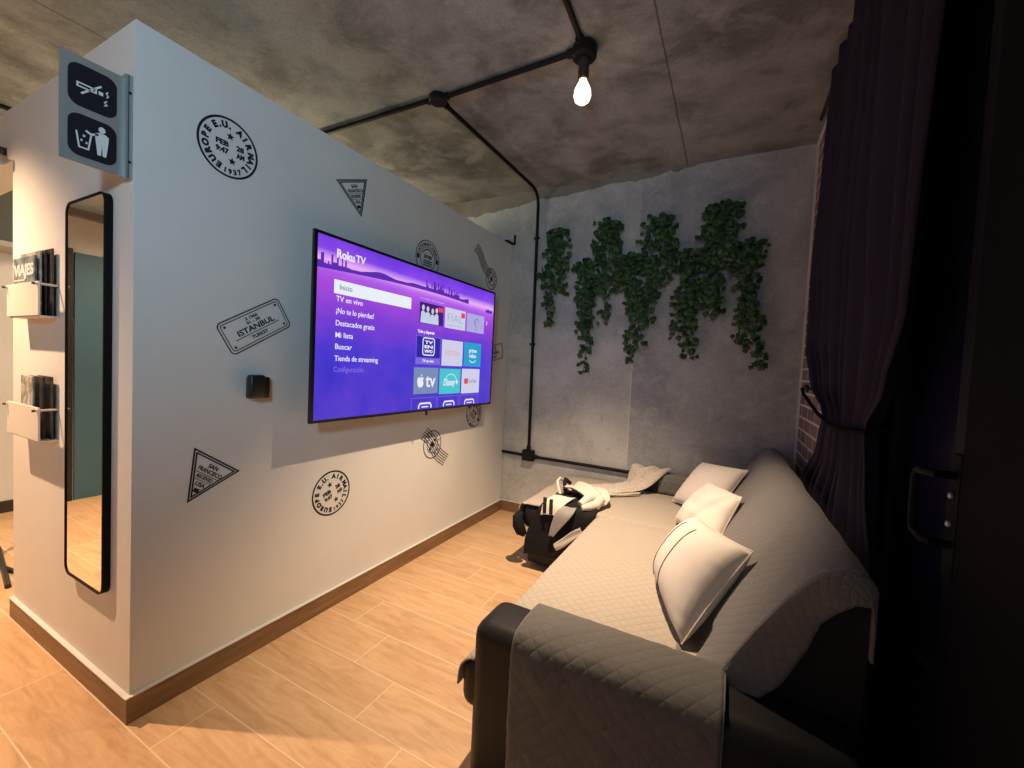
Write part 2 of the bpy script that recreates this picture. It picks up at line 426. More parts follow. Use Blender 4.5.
def rrect(w, h, r, n=6):
    pts = []
    for cx, cy, a in ((w/2-r,h/2-r,0),(-w/2+r,h/2-r,PI/2),(-w/2+r,-h/2+r,PI),(w/2-r,-h/2+r,1.5*PI)):
        for k in range(n+1): pts.append((cx+r*math.cos(a+PI/2*k/n), cy+r*math.sin(a+PI/2*k/n)))
    return pts
def city_sticker(label, y, z, w, h, rot, body=True):
    M = wallM(y, z, rot=rot); mb = MB()
    mb.loop(rrect(w, h, .018), .0042, M=M); mb.loop(rrect(w-.02, h-.02, .011), .0030, M=M)
    for sx in (-1,1):
        for sy in (-1,1):
            mb.poly([(sx*(w/2-.024)+a, sy*(h/2-.022)+c) for a, c in ((.006,0),(0,.006),(-.006,0),(0,-.006))], M=M)
    serif_line(mb, '2 1966', .016, 0, h*.26, M, w*.20, .0005); serif_line(mb, '01 - 30', .016, 0, h*.13, M, w*.22, .0005)
    serif_line(mb, 'ISTANBUL', .030, 0, -h*.09, M, w*.60, .0008)
    mb.box(-w*.36, w*.36, -h*.165, -h*.145, 0, .0006, M)
    serif_line(mb, 'TURKEY', .019, 0, -h*.33, M, w*.27, .0006)
    return tag(mb.build('city_sticker', INK), label, 'wall sticker', 'rectangular stickers on the white wall')
city_sticker('black rounded rectangle city name sticker tilted above the small black box', .389, 1.345, .272, .127, math.radians(30.6))
city_sticker('small black rectangle sticker half hidden behind the right edge of screen', 2.30, 1.335, .27, .125, math.radians(10))

def round_stamp(label, y, z, R, rot):
    M = wallM(y, z, rot=rot); mb = MB(); D = math.radians
    mb.loop(circ(R-.003), .0055, M=M); mb.loop(circ(R*.62), .004, M=M)
    arc_text(mb, 'INTERNATIONAL', R*.70, D(165), D(15), .026, M, .0012)
    arc_text(mb, 'AIR MAIL', R*.92, D(-130), D(-50), .024, M, .0012, True)
    mb.loop(circ(R*.50, 24, D(25), D(155)), .007, M=M, closed=False)
    for sx in (-1,1): mb.box(sx*R*.80-.011, sx*R*.80+.011, -.014, .014, 0, .0006, M)
    serif_line(mb, '28 FEB', .026, 0, R*.02, M, R*.66)
    for k in range(3): mb.box(-R*.36, R*.36, -R*(.13+.12*k)-.003, -R*(.13+.12*k)+.003, 0, .0006, M)
    return tag(mb.build('round_stamp_sticker', INK), label, 'wall sticker', 'double ring stamp stickers on the white wall')
round_stamp('round black double ring stamp sticker rising behind the top edge of screen', 1.43, 1.865, .112, 0)
round_stamp('round black double ring stamp sticker peeking out under the right corner of screen', 2.035, .865, .104, math.radians(-40))

def wave_mark(label, y, z, R, segs, rot):
    M = wallM(y, z, rot=rot); mb = MB(); D = math.radians
    mb.loop(circ(R-.003, 48), .0065, M=M); mb.loop(circ(R*.60, 36), .005, M=M)
    arc_text(mb, 'PAR AVION', R*.68, D(200), D(-20), .020, M, .001)
    mb.poly([(x*.9,y_) for x,y_ in rrect(R*.5, R*.34, .006)], M=M)
    star(mb, 0, R*.38, R*.17, M); star(mb, 0, -R*.40, R*.2, M)
    for (x0, x1, nl, gap) in segs:
        for k in range(nl):
            yy = (k-(nl-1)/2)*gap
            mb.loop([(x0+(x1-x0)*t/24, yy + .010*math.sin(t/24*2*PI*1.15)) for t in range(25)],   .0058, M=M, closed=False)
    return tag(mb.build('wavy_postmark_sticker', INK), label, 'wall sticker', 'wavy line postmark stickers on the white wall')
wave_mark('wavy line postmark sticker near far end of white wall, above right corner of screen', 2.20, 1.90, .082, [(-.30,-.03,6,.0145)], math.radians(-38))
wave_mark('wavy line postmark sticker low on white wall, under the right half of screen', 1.548, .70, .092, [(-.125,.20,6,.0165)], math.radians(-43))

# ------------------------------------------------------------------ television
tv = thing('television', 'large flat wall television showing a purple streaming menu', 'television', (.0,1.308,.945))
TY0, TY1, TZ0, TZ1 = .552, 2.068, .945, 1.767
b = MB().rbox(.104,.118,TY0,TY1,TZ0,TZ1,.003,2)
b.rbox(.045,.106,.72,1.90,.99,1.58,.012,2)
b.build('casing', mat('black_casing', g(.010), .35), tv, smooth=True)
bz = MB(); w = .013
bz.box(.117,.121,TY0,TY1,TZ1-w,TZ1).box(.117,.121,TY0,TY1,TZ0,TZ0+w).box(.117,.121,TY0,TY0+w+.003,TZ0+w,TZ1-w).box(.117,.121,TY1-w-.003,TY1,TZ0+w,TZ1-w)
bz.build('bezel', mat('black_bezel', g(.008,.007,.010), .3), tv)
mt = MB().box(.001,.046,1.05,1.6,1.15,1.5); mt.build('wall_mount', BLACK, tv)
MB().rbox(.106,.116,1.330,1.342,.918,.947,.002,2).build('sensor', BLACK, tv, smooth=True)
SX = .1195
scr = MB().box(.1175,SX,TY0+w,TY1-w,TZ0+w,TZ1-w).build('screen', m_screen(), tv)
E_W = em('white', 236,232,250); E_W2 = em('soft_white', 190,170,240); E_BAR = em('pale_bar', 232,240,246); E_FADE = em('faded_text', 128,108,226)
E_SKY = em('skyline_purple', 92,44,176); E_GLOW = em('pink_glow', 236,178,244); E_TILE = em('indigo_tile', 46,36,164); E_STRIP = em('lilac_strip', 126,104,214)
E_BLUE = em('sky_blue', 52,140,214); E_TEAL = em('teal', 36,158,206); E_TEAL2 = em('aqua', 70,196,206); E_GREY = em('blue_grey', 120,140,180); E_GREYD = em('slate', 66,80,140)
E_RED = em('red', 226,66,90); E_PINKT = em('pale_red', 224,168,180); E_DK = em('dark_violet', 60,34,120); E_LG = em('light_grey', 206,206,232); E_TXT = em('grey_text', 120,130,150); E_SKIN = em('figure_tone', 222,196,206)
E_LAV = em('lavender', 172,170,222); E_GREEN = em('grey_green', 150,176,190)
def S(y=0, z=0, k=0): return wallM(y, z, SX + .0004 + k*.0006)
def rect(mb, y0, y1, z0, z1, k=0): mb.box(y0,y1,z0,z1,0,.0004,S(0,0,k)); return mb
def spart(name, mb, m): return mb.build(name, m, scr)
# skyline of towers and hills along the glowing horizon
sk = MB(); random.seed(3)
hz = lambda y: 1.616 + .028*math.sin((y-.56)/1.49*PI) 
pts = []; y = .566; tops = []
while y < 1.72:
    hgt = .010 + .02*noise.noise((y*5,0,1)) + .012
    if y < .74 or 1.28 < y < 1.60: hgt = random.choice((.018,.028,.045,.016,.06)); st = random.uniform(.006,.013)
    else: hgt = .012 + .028*max(0, noise.noise((y*6,3,1))+.2); st = .012
    tops.append((y,hgt)); tops.append((min(y+st,1.73),hgt)); y += st
bot = [(yy, hz(yy)-.004) for yy, _ in tops]; top = [(yy, hz(yy)+hh) for yy, hh in tops]
for i in range(len(tops)-1):
    if tops[i+1][0]-tops[i][0] < 1e-5: continue
    sk.poly([bot[i],bot[i+1],top[i+1],top[i]], .0003, S())
spart('skyline', sk, E_SKY)
sk = MB().poly([(1.93,1.605),(2.03,1.605),(2.03,1.628),(2.0,1.622),(1.985,1.632),(1.965,1.624),(1.955,1.634),(1.945,1.618)], .0003, S())
spart('skyline', sk, E_SKY)
t_ = MB()
t_.text('Roku', .052, .664, 1.676, align='LEFT', bold=.0016, M=S(0,0,1), width=.098)
t_.text('TV', .046, .772, 1.680, align='LEFT', bold=.0010, M=S(0,0,1), width=.058)
spart('heading_lettering', t_, E_W)
hb = rect(MB(), .656, 1.160, 1.517, 1.578); spart('menu_highlight', hb, E_BAR)
spart('highlight_lettering', MB().text('Inicio', .034, .683, 1.538, align='LEFT', M=S(0,0,2)), em('menu_grey', 96,104,130))
for s_, z_, w_ in (('TV en vivo',1.484,None),('\u00a1No te lo pierdas!',1.431,.222),('Destacados gratis',1.3765,.228),('Mi lista',1.323,None),('Buscar',1.271,None),('Tienda de streaming',1.218,.26)):
    spart('menu_lettering', MB().text(s_, .035, .668, z_, align='LEFT', bold=.0002, M=S(0,0,1), width=w_), E_W)
spart('faded_lettering', MB().text('Configuraci\u00f3n', .036, .664, 1.168, align='LEFT', M=S(0,0,1), width=.17), E_FADE)
hh_ = MB(); hh_.text('Lo mejor de la semana', .018, 1.235, 1.588, align='LEFT', M=S(0,0,1), width=.22); spart('row_heading', hh_, E_W2)
spart('row_heading', MB().text('Todo y deportes', .024, 1.222, 1.397, align='LEFT', bold=.0008, M=S(0,0,1), width=.15), E_W)
# top row
ph = MB(); rect(ph, 1.232,1.450,1.453,1.572)
phm = ph.build('photo_tile', E_DK, scr)
fg = MB()
for yc, zt in ((1.262,1.556),(1.303,1.552),(1.347,1.545),(1.385,1.553)):
    fg.poly([(yc+.012*math.cos(a), zt-.014+.016*math.sin(a)) for a in [2*PI*k/12 for k in range(12)]], .0003, S(0,0,1))
spart('figures', fg, E_SKIN)
bd = MB()
for yc, wd, zt in ((1.262,.022,1.524),(1.303,.026,1.520),(1.347,.024,1.512),(1.385,.021,1.52)):
    bd.poly([(yc-wd,1.456),(yc+wd,1.456),(yc+wd*.8,zt-.008),(yc+wd*.3,zt),(yc-wd*.3,zt),(yc-wd*.8,zt-.008)], .0003, S(0,0,1))
spart('clothing', bd, em('pale_clothing', 196,206,232))
spart('badge', rect(MB(), 1.402,1.446,1.535,1.562,1), E_RED)
spart('programme_tile', rect(MB(), 1.468,1.691,1.450,1.575), E_LG)
spart('tile_lettering', MB().text('FIAL', .075, 1.573, 1.490, M=S(0,0,1), bold=-.001, width=.16).text('programa especial', .015, 1.578, 1.466, M=S(0,0,1), width=.16), E_GREEN)
spart('badge', rect(MB(), 1.640,1.682,1.528,1.560,2), E_RED)
spart('channel_tile', rect(MB(), 1.708,1.925,1.450,1.572), E_LAV)
cr = MB(); cr.loop(circ(.026,24,.4,5.2), .006, .0003, S(1.83,1.518,1), closed=False); cr.loop(circ(.012,18), .004, .0003, S(1.812,1.522,1)); cr.text('canal', .016, 1.82, 1.466, M=S(0,0,1))
spart('channel_mark', cr, E_TXT)
spart('next_arrow', MB().loop([(1.955,1.545),(1.967,1.530),(1.955,1.515)], .005, .0004, S(0,0,1), closed=False), E_W)
# grid of channels
def glyph(mb, yc, zc, w, h, full=True):
    mb.loop([(p[0]+yc,p[1]+zc) for p in rrect(w, h, .016)], .007, .0004, S(0,0,2))
    for k in (-1,0,1): mb.text(('TV','EN','VIVO')[k+1], .024, yc, zc - k*h*.27 - .009, bold=.001, M=S(0,0,2), width=w*.72)
tl = MB(); rect(tl, 1.214,1.432,1.258,1.379); spart('live_tile', tl, E_TILE)
gl = MB(); glyph(gl, 1.322, 1.322, .105, .098); spart('tile_glyph', gl, E_W)
spart('tile_border', MB().loop([(1.214,1.22),(1.432,1.22),(1.432,1.379),(1.214,1.379)], .003, .0004, S(0,0,1)), E_FADE)
spart('tile_caption', rect(MB(), 1.212,1.431,1.221,1.257), E_STRIP)
spart('caption_lettering', MB().text('TV en vivo', .024, 1.322, 1.231, M=S(0,0,1), bold=.0006), E_W)
spart('app_tile', rect(MB(), 1.450,1.674,1.2155,1.376), E_LG)
spart('tile_lettering', MB().text('NETFLIX', .045, 1.562, 1.280, M=S(0,0,1), width=.155, bold=.0004), E_PINKT)
spart('app_tile', rect(MB(), 1.691,1.900,1.217,1.3765), E_TEAL)
pv = MB(); pv.text('prime', .040, 1.797, 1.312, M=S(0,0,1), bold=.0008); pv.text('video', .040, 1.797, 1.276, M=S(0,0,1), bold=.0008)
pv.loop([(1.797+.042*math.cos(a),1.275+.030*math.sin(a)) for a in [PI*1.15+PI*.7*k/14 for k in range(15)]], .006, .0004, S(0,0,1), closed=False)
spart('tile_lettering', pv, E_W)
tt = MB(); rect(tt, 1.203,1.423,1.048,1.200); spart('app_tile', tt, E_GREY)
av = MB()
apple = [(0,-.028),(.010,-.030),(.020,-.022),(.027,-.004),(.021,.004),(.020,.014),(.027,.022),(.017,.030),(.004,.026),(-.004,.026),(-.017,.030),(-.027,.022),(-.030,.006),(-.026,-.012),(-.017,-.028),(-.009,-.030)]
av.poly([(1.262+x,1.115+z) for x,z in apple], .0004, S(0,0,1)); av.poly([(1.262,1.147),(1.270,1.149),(1.276,1.160),(1.266,1.157)], .0004, S(0,0,1))
av.text('tv', .110, 1.352, 1.088, M=S(0,0,1), bold=.002, width=.092)
spart('tile_lettering', av, E_W)
spart('app_tile', rect(MB(), 1.437,1.660,1.040,1.1975), E_TEAL2)
dv = MB(); dv.text('Disney', .062, 1.536, 1.092, M=S(0,0,1), shear=.25, bold=.001, width=.125); dv.text('+', .06, 1.622, 1.092, M=S(0,0,1), bold=.001)
dv.loop([(1.555+.062*math.cos(a),1.108+.056*math.sin(a)) for a in [PI*.92-PI*.95*k/20 for k in range(21)]], .004, .0004, S(0,0,1), closed=False)
spart('tile_lettering', dv, E_W)
spart('app_tile', rect(MB(), 1.675,1.894,1.036,1.2005), E_LG)
spart('play_mark', MB().poly([(p[0]+1.728,p[1]+1.118) for p in rrect(.046,.036,.008)], .0004, S(0,0,1)), E_RED)
spart('tile_lettering', MB().text('YouTube', .036, 1.806, 1.106, M=S(0,0,1), width=.098), E_TXT)
for (a, c) in ((1.189,1.413),(1.427,1.644),(1.662,1.878)):
    spart('tile_border', MB().loop([(a,.960),(a,1.025),(c,1.025),(c,.960)], .003, .0004, S(0,0,1), closed=False), E_FADE)
    q = MB(); m_ = (a+c)/2 + .008
    q.loop([(m_-.056,.962),(m_-.056,.978),(m_-.044,.992),(m_+.044,.992),(m_+.056,.978),(m_+.056,.962)], .010, .0004, S(0,0,1), closed=False)
    q.box(m_-.03,m_+.03,.968,.975,0,.0004,S(0,0,1)); spart('tile_glyph', q, E_W)

# small black holder on the white wall
hb = thing('wall_box', 'small black two-step box mounted on white wall left of the screen', 'wall box', (0,.385,1.10))
MB().rbox(.001,.028,.352,.436,1.055,1.140,.006,3).build('back_plate', BLACK, hb, smooth=True)
MB().rbox(.026,.062,.338,.398,1.062,1.150,.010,3).build('front_body', BLACK, hb, smooth=True)

# ------------------------------------------------------------------ sign, mirror and racks on the end face
sg = thing('flag_sign', 'steel flag sign with two black rounded pictogram panels at wall corner', 'sign', (-.03,-.08,1.92))
MB().box(-.036,-.028,-.158,-.018,1.764,2.066).build('plate', STEEL, sg)
MB().box(-.040,-.012,-.018,-.010,1.758,2.074).box(-.034,-.012,-.012,-.0008,1.758,2.074).build('mounting_bracket', STEELD, sg)
def SM(y, z, k=0): return wallM(y, z, -.0278 + k*.0007)
for zc in (1.984, 1.843):
    pn = MB().poly(rrect(.108,.120,.026), .0006, SM(-.088,zc)).build('pictogram_panel', INK, sg)
    ic = MB(); M = SM(-.088,zc,1)
    if zc > 1.92:
        ic.loop([(-.034,.006),(.006,.006),(.006,-.004),(-.034,-.004)], .004, .0005, M)
        ic.box(.012,.022,-.004,.006,0,.0005,M)
        ic.loop([(-.026,-.022),(.018,.022)], .005, .0005, M, closed=False)
        ic.loop([(.030,-.004),(.034,.002),(.029,.008),(.033,.014)], .003, .0005, M, closed=False)
        ic.loop([(.024,-.030),(.031,-.026),(.025,-.020),(.031,-.014)], .003, .0005, M, closed=False)
        ic.build('smoking_ban_symbol', WHITEM, pn)
    else:
        ic.loop([(-.036,.010),(-.030,-.034),(-.010,-.034),(-.004,.010)], .004, .0005, M, closed=False)
        ic.poly([(.020+.008*math.cos(2*PI*k/14), .036+.009*math.sin(2*PI*k/14)) for k in range(14)], .0005, M)
        ic.poly([(.006,-.002),(.010,-.040),(.018,-.040),(.020,-.006),(.022,-.040),(.030,-.040),(.034,-.002),(.036,.020),(.028,.026),(.012,.026),(.004,.020)], .0005, M)
        ic.loop([(.012,.020),(-.004,.012),(-.016,.018)], .006, .0005, M, closed=False)
        ic.box(-.022,-.017,-.002,.004,0,.0005,M); ic.box(-.027,-.023,-.016,-.010,0,.0005,M); ic.box(-.016,-.012,-.020,-.014,0,.0005,M)
        ic.build('litter_symbol', WHITEM, pn)
for z_ in (2.02,1.81): MB().lathe([(.004,0),(.004,.0015),(.002,.002)], 12, Matrix.Translation((-.0115,-.008,z_)) @ Matrix.Rotation(PI/2,4,'Y')).build('screw', BLACK, sg)

def faceM(x, z, y=-.0006):    # x right = +x, up = +z, out = -y
    return Matrix(((1,0,0,x),(0,0,-1,y),(0,1,0,z),(0,0,0,1)))
mr = thing('wall_mirror', 'tall narrow mirror with rounded corners and thin black frame on wall end', 'mirror', (-.297,0,.395))
cx, cz, mw, mh = -.305, 1.063, .322, 1.354
fr = MB(); fr.loop(rrect(mw-.006, mh-.006, .034), .006, .022, faceM(cx, cz)); fr.poly(rrect(mw-.002, mh-.002, .035), .004, faceM(cx, cz))
fr.build('frame', mat('black_mirror_frame', g(.005), .6, spec=.15), mr, smooth=True)
MB().poly(rrect(mw-.011, mh-.011, .031), .0155, faceM(cx, cz, -.004)).build('mirror_glass', mat('silvered_glass', g(.93,.92,.90), .015, metal=1), mr)

LWOOD = mat('white_board', g(.74,.70,.64), .5); PEG = mat('dark_peg', g(.06,.05,.045), .5); RAIL = mat('pale_wood_rail', g(.55,.48,.40), .5)
def cover_mat(name, c1, c2, sc_=18):
    m = mat(name, c1, .35); t = NT(m); t.color(t.ramp(t.noise(t.obj(), sc_, 3, .6), [(.42,c1),(.58,c2)])); return m
MG1 = cover_mat('blue_cover', g(.07,.12,.15), g(.28,.34,.36), 30); MG2 = cover_mat('dark_cover', g(.012), g(.05,.045,.045), 25)
MG3 = cover_mat('pale_cover', g(.60,.56,.50), g(.22,.22,.22), 28); MG4 = cover_mat('brown_cover', g(.10,.07,.05), g(.03,.03,.03), 22)
def rack(label, zb):
    r = thing('magazine_rack', label, 'magazine rack', (-.787,-.03,zb), 'white magazine racks beside the mirror')
    MB().box(-.945,-.600,-.056,-.050,zb+.002,zb+.128).build('front_panel', LWOOD, r)
    MB().box(-.945,-.600,-.050,-.0006,zb-.004,zb+.002).build('bottom_panel', LWOOD, r)
    for x_ in (-.938,-.606):
        p_ = MB().tube([(x_,-.0006,zb+.118),(x_,-.062,zb+.118)], .0045, 10).build('rail', RAIL, r, smooth=True)
        MB().tube([(x_,-.062,zb+.118),(x_,-.070,zb+.118)], .0048, 10).build('peg_end', PEG, p_, smooth=True)
    return r
def mag(label, x0, x1, y, z0, h, m, tilt=.0, lean=.0, txt=None):
    mb = MB(); mb.mat(0).rbox(-(x1-x0)/2,(x1-x0)/2,-.003,.003,0,h,.0012,1)
    o = mb.build('magazine', [m])
    o.location = ((x0+x1)/2, y, z0); o.rotation_euler = (lean, tilt, 0)
    tag(o, label, 'magazine', 'magazines in the wall racks')
    if txt:
        tm = MB().text(txt, .060, 0, 0, M=Matrix(((1,0,0,0),(0,0,-1,-.0034),(0,1,0,h*.69),(0,0,0,1))), bold=.002, width=(x1-x0)*.9)
        tm.box(-(x1-x0)*.45,(x1-x0)*.05,h*.60,h*.62,0,.0004,Matrix(((1,0,0,0),(0,0,-1,-.0034),(0,1,0,0),(0,0,0,1))))
        k_ = tm.build('title_lettering', mat('white_print', g(.8), .5)); k_.parent = o
    return o
rack('white magazine rack on wall end, upper of the two beside the mirror', 1.336)
rack('white magazine rack on wall end, lower of the two beside the mirror', .862)
mag('dark teal travel magazine with big white title in upper rack', -.905, -.665, -.0445, 1.3392, .228, MG1, 0, 0, 'VIAJES')
mag('pale magazine standing behind the titled one in upper rack', -.87, -.655, -.034, 1.3392, .246, MG3)
mag('black magazine in middle of upper rack', -.83, -.640, -.024, 1.3392, .250, MG2)
mag('brown magazine nearest the wall in upper rack', -.80, -.614, -.013, 1.3392, .256, MG4)
mag('pale picture magazine at front of lower rack', -.820, -.690, -.0445, .8652, .240, MG3)
mag('black magazine in middle of lower rack', -.79, -.640, -.030, .8652, .240, MG2)
mag('dark brown magazine at back of lower rack', -.76, -.614, -.014, .8652, .242, MG4)

# ------------------------------------------------------------------ seen through the doorway at the far left
cb = thing('wall_cabinet', 'dark grey cabinet hung high on wall beyond the doorway', 'cabinet', (-2.78,.3,1.86))
MB().box(-2.9195,-2.62,.14,.62,1.90,2.36).build('body', mat('dark_grey_front', g(.085,.085,.08), .5), cb)
MB().box(-2.9195,-2.60,.14,.64,1.865,1.90).build('bottom_edge', mat('pale_edge', g(.42,.40,.36), .5), cb)
rk = thing('clothes_rack', 'low black splayed rack foot on floor beyond the doorway', 'rack', (-1.8,.12,0))
MB().tube([(-1.45,.055,.012),(-2.1,.16,.012)], .012, 8).tube([(-1.45,.145,.012),(-2.1,.05,.012)], .012, 8).build('foot', BLACK, rk, smooth=True)
MB().tube([(-1.98,.12,.02),(-1.98,.12,1.6)], .012, 10).build('upright', BLACK, rk, smooth=True)
cr_ = thing('curtain_rod', 'short black rod end with bracket on the lintel at far left', 'rod', (-1.2,-.03,2.03))
MB().tube([(-1.30,-.045,2.105),(-1.13,-.045,2.045)], .013, 10).build('rod', BLACK, cr_, smooth=True)
MB().lathe([(.001,-.018),(.014,-.012),(.018,0),(.014,.012),(.001,.018)], 14, Matrix.Translation((-1.125,-.045,2.043))).build('finial', BLACK, cr_, smooth=True)
MB().box(-1.215,-1.195,-.046,-.0006,2.055,2.085).build('bracket', BLACK, cr_)

# ------------------------------------------------------------------ conduit, junction boxes and ceiling bulb
def pipe(name, label, pts, r=.0125, clips=()):
    o = MB().tube(pts, r, 12).build(name, PIPE, smooth=True); tag(o, label, 'pipe', 'black conduit runs')
    for c_ in clips:
        MB().rbox(c_[0]-.030,c_[0]+.016,c_[1]-.004,L-.0006,c_[2]-.009,c_[2]+.009,.003,1).build('clip', PIPE, o)
    return o
zc = H - .018
pipe('conduit', 'black conduit on ceiling from the white wall to the round box', [(-2.9,1.21,zc),(.165,1.213,zc)])
pipe('conduit', 'black conduit on ceiling between the round box and the lit bulb', [(.235,1.222,zc),(.975,1.20,zc)])
pipe('conduit', 'black conduit on ceiling running from the bulb towards the camera', [(1.03,1.15,zc),(1.07,.2,zc),(1.10,-1.0,zc)])
bend = [(.205,1.275,zc),(.222,2.30,zc),(.225,2.40,zc-.004),(.228,2.455,zc-.022),(.230,2.487,zc-.06),(.232,2.497,zc-.12),(.240,2.4975,1.6),(.246,2.4975,1.2),(.254,2.4975,.555)]
pipe('conduit', 'black conduit bending from ceiling down the concrete wall to low box', bend, .0125, [(.236,2.505,2.28),(.243,2.505,1.42)])
pipe('conduit', 'short black conduit stub on concrete wall between white wall and low box', [(.008,2.4975,.508),(.205,2.4975,.503)])
pipe('conduit', 'black conduit running low along concrete wall behind the sofa', [(.305,2.4975,.500),(1.32,2.4975,.494)])
pipe('conduit', 'black conduit on ceiling at far left beyond the white wall', [(-2.31,.9,zc),(-2.31,-3.0,zc)])
jb = MB().lathe([(.002,0),(.044,0),(.048,.004),(.048,.030),(.044,.036),(.002,.036)], 28, Matrix.Translation((.20,1.222,H-.037)))
jo = jb.build('junction_box', PIPE, smooth=True); tag(jo, 'round black conduit box on ceiling at the pipe branch', 'junction box')
for e_ in ([(.135,1.220,zc),(.165,1.221,zc)],[(.235,1.222,zc),(.268,1.221,zc)],[(.204,1.255,zc),(.206,1.295,zc)]): MB().tube(e_, .018, 12).build('pipe_collar', PIPE, jo, smooth=True)
jw = MB().rbox(.205,.305,2.468,2.5174,.463,.552,.006,2).build('junction_box', PIPE, smooth=True); tag(jw, 'square black conduit box low on concrete wall', 'junction box')
MB().rbox(.212,.298,2.464,2.469,.470,.545,.002,1).build('box_lid', PIPE, jw)
MB().tube([(.252,2.4975,.548),(.2525,2.4975,.585)], .018, 12).build('pipe_collar', PIPE, jw, smooth=True)
MB().tube([(.300,2.4975,.500),(.33,2.4975,.500)], .018, 12).build('pipe_collar', PIPE, jw, smooth=True)

lp = thing('ceiling_bulb', 'lit bare bulb in black socket hanging under ceiling junction box', 'lamp', (1.028,1.2,H))
BX, BY = 1.028, 1.20
MB().lathe([(.002,H-.062),(.046,H-.060),(.054,H-.052),(.056,H-.012),(.050,H-.001),(.002,H-.0006)], 32, Matrix.Translation((BX,BY,0))).tube([(BX-.078,BY,zc),(BX-.045,BY,zc)], .019, 12).tube([(BX,BY-.075,zc),(BX,BY-.045,zc)], .019, 12).build('ceiling_box', PIPE, lp, smooth=True)
MB().lathe([(.020,H-.150),(.024,H-.146),(.024,H-.064),(.020,H-.060)], 24, Matrix.Translation((BX,BY,0))).build('socket', mat('brown_black_socket', g(.025,.016,.012), .5), lp, smooth=True)
BULBM = mat('glowing_bulb', g(.8), .3, emit=(1.0,.66,.36,1), estr=7)
bulb = MB().lathe([(.001,H-.256),(.018,H-.252),(.032,H-.240),(.038,H-.220),(.036,H-.198),(.027,H-.176),(.018,H-.160),(.015,H-.149)], 24, Matrix.Translation((BX,BY,0))).build('bulb', BULBM, lp, smooth=True, deg=60)
br = MB().box(-.004,.045,2.484,2.500,2.2455,2.251).box(.030,.045,2.484,2.5174,2.2455,2.31)
br = MB().box(.001,.034,2.38,2.512,2.2455,2.2515).box(.018,.034,2.506,2.5170,2.2455,2.325).build('angle_bracket', PIPE)
tag(br, 'small black angle bracket joining top of white wall to concrete wall', 'bracket')

# ------------------------------------------------------------------ sofa
SY0, SY1 = .36, 2.49
sofa = thing('sofa', 'black leatherette corner sofa with short chaise along the right wall', 'sofa', (1.5,1.4,0))
MB().rbox(1.12,1.97,.40,2.47,.018,.27,.02,2).rbox(.63,1.14,1.72,2.47,.018,.27,.02,2).build('base', LEATHER, sofa, smooth=True)
MB().rbox(1.038,1.16,.378,.56,.225,.372,.04,5).rbox(1.068,1.70,.50,1.72,.215,.388,.05,5).rbox(1.10,1.72,.55,1.75,.25,.392,.04,4).build('seat_cushion', LEATHER, sofa, smooth=True)
MB().rbox(.580,1.72,1.705,2.47,.225,.392,.055,5).build('chaise_cushion', LEATHER, sofa, smooth=True)
# backrest: reclined profile swept along the sofa
def back_prof(o=0):   # (x,z) outline from seat up the front, over the top and down the rear
    return [(1.645-o,.30),(1.665-o,.40),(1.735-o,.52),(1.815-o*1.0,.65),(1.878-o*.9,.74+o*.4),(1.915-o*.5,.772+o*.9),(1.955,.782+o),(1.985+o*.6,.765+o*.7),(1.990+o*.5,.72),(1.985+o*.5,.45),(1.975+o*.5,.12)]
def smooth_prof(P, n):
    P = [Vector((a,0,c)) for a,c in P]; d = [0]
    for i in range(1,len(P)): d.append(d[-1]+(P[i]-P[i-1]).length)
    out = []
    for k in range(n+1):
        s_ = d[-1]*k/n; i = max(1, next((j for j in range(1,len(d)) if d[j] >= s_-1e-9), len(d)-1))
        t_ = (s_-d[i-1])/(d[i]-d[i-1]); p0,p1,p2,p3 = P[max(i-2,0)],P[i-1],P[i],P[min(i+1,len(P)-1)]
        out.append((.5*((2*p1)+(p2-p0)*t_+(2*p0-5*p1+4*p2-p3)*t_**2+(3*p1-p0-3*p2+p3)*t_**3), s_))
    return out
bp = smooth_prof(back_prof(0), 30)
bk = MB(); NB = 12
by0, by1 = .512, 2.47
for j in range(NB+1):
    yy = by0 + (by1-by0)*j/NB
    for p_, _ in bp: bk.v.append((p_.x, yy, p_.z + .028*(1-j/NB)*max(0,min(1,(p_.z-.4)/.35))))
n_ = len(bp)
for j in range(NB):
    for i in range(n_-1):
        a = j*n_+i; bk.f.append((a,a+n_,a+n_+1,a+1)); bk.mi.append(0)
    a = j*n_; bk.f.append((a+n_-1, a+2*n_-1, a+n_, a)); bk.mi.append(0)
bk.f.append(tuple(range(n_))); bk.mi.append(0); bk.f.append(tuple(NB*n_+i for i in range(n_-1,-1,-1))); bk.mi.append(0)
bk.build('backrest', LEATHER, sofa, smooth=True)
MB().rbox(1.082,1.985,SY0,.540,.018,.502,.045,5,Matrix(((1,0,0,0),(0,1,0,0),(-.012,0,1,.012*1.1),(0,0,0,1)))).build('armrest', LEATHER, sofa, smooth=True)
MB().rbox(1.17,1.93,2.37,2.478,.20,.535,.04,5).build('armrest', LEATHER, sofa, smooth=True)
for x_, y_ in ((1.16,.43),(1.92,.43),(.70,1.78),(.70,2.42),(1.92,2.42)):
    MB().lathe([(.018,.0),(.024,.022)], 14, Matrix.Translation((x_,y_,0))).build('foot', BLACK, sofa, smooth=True)

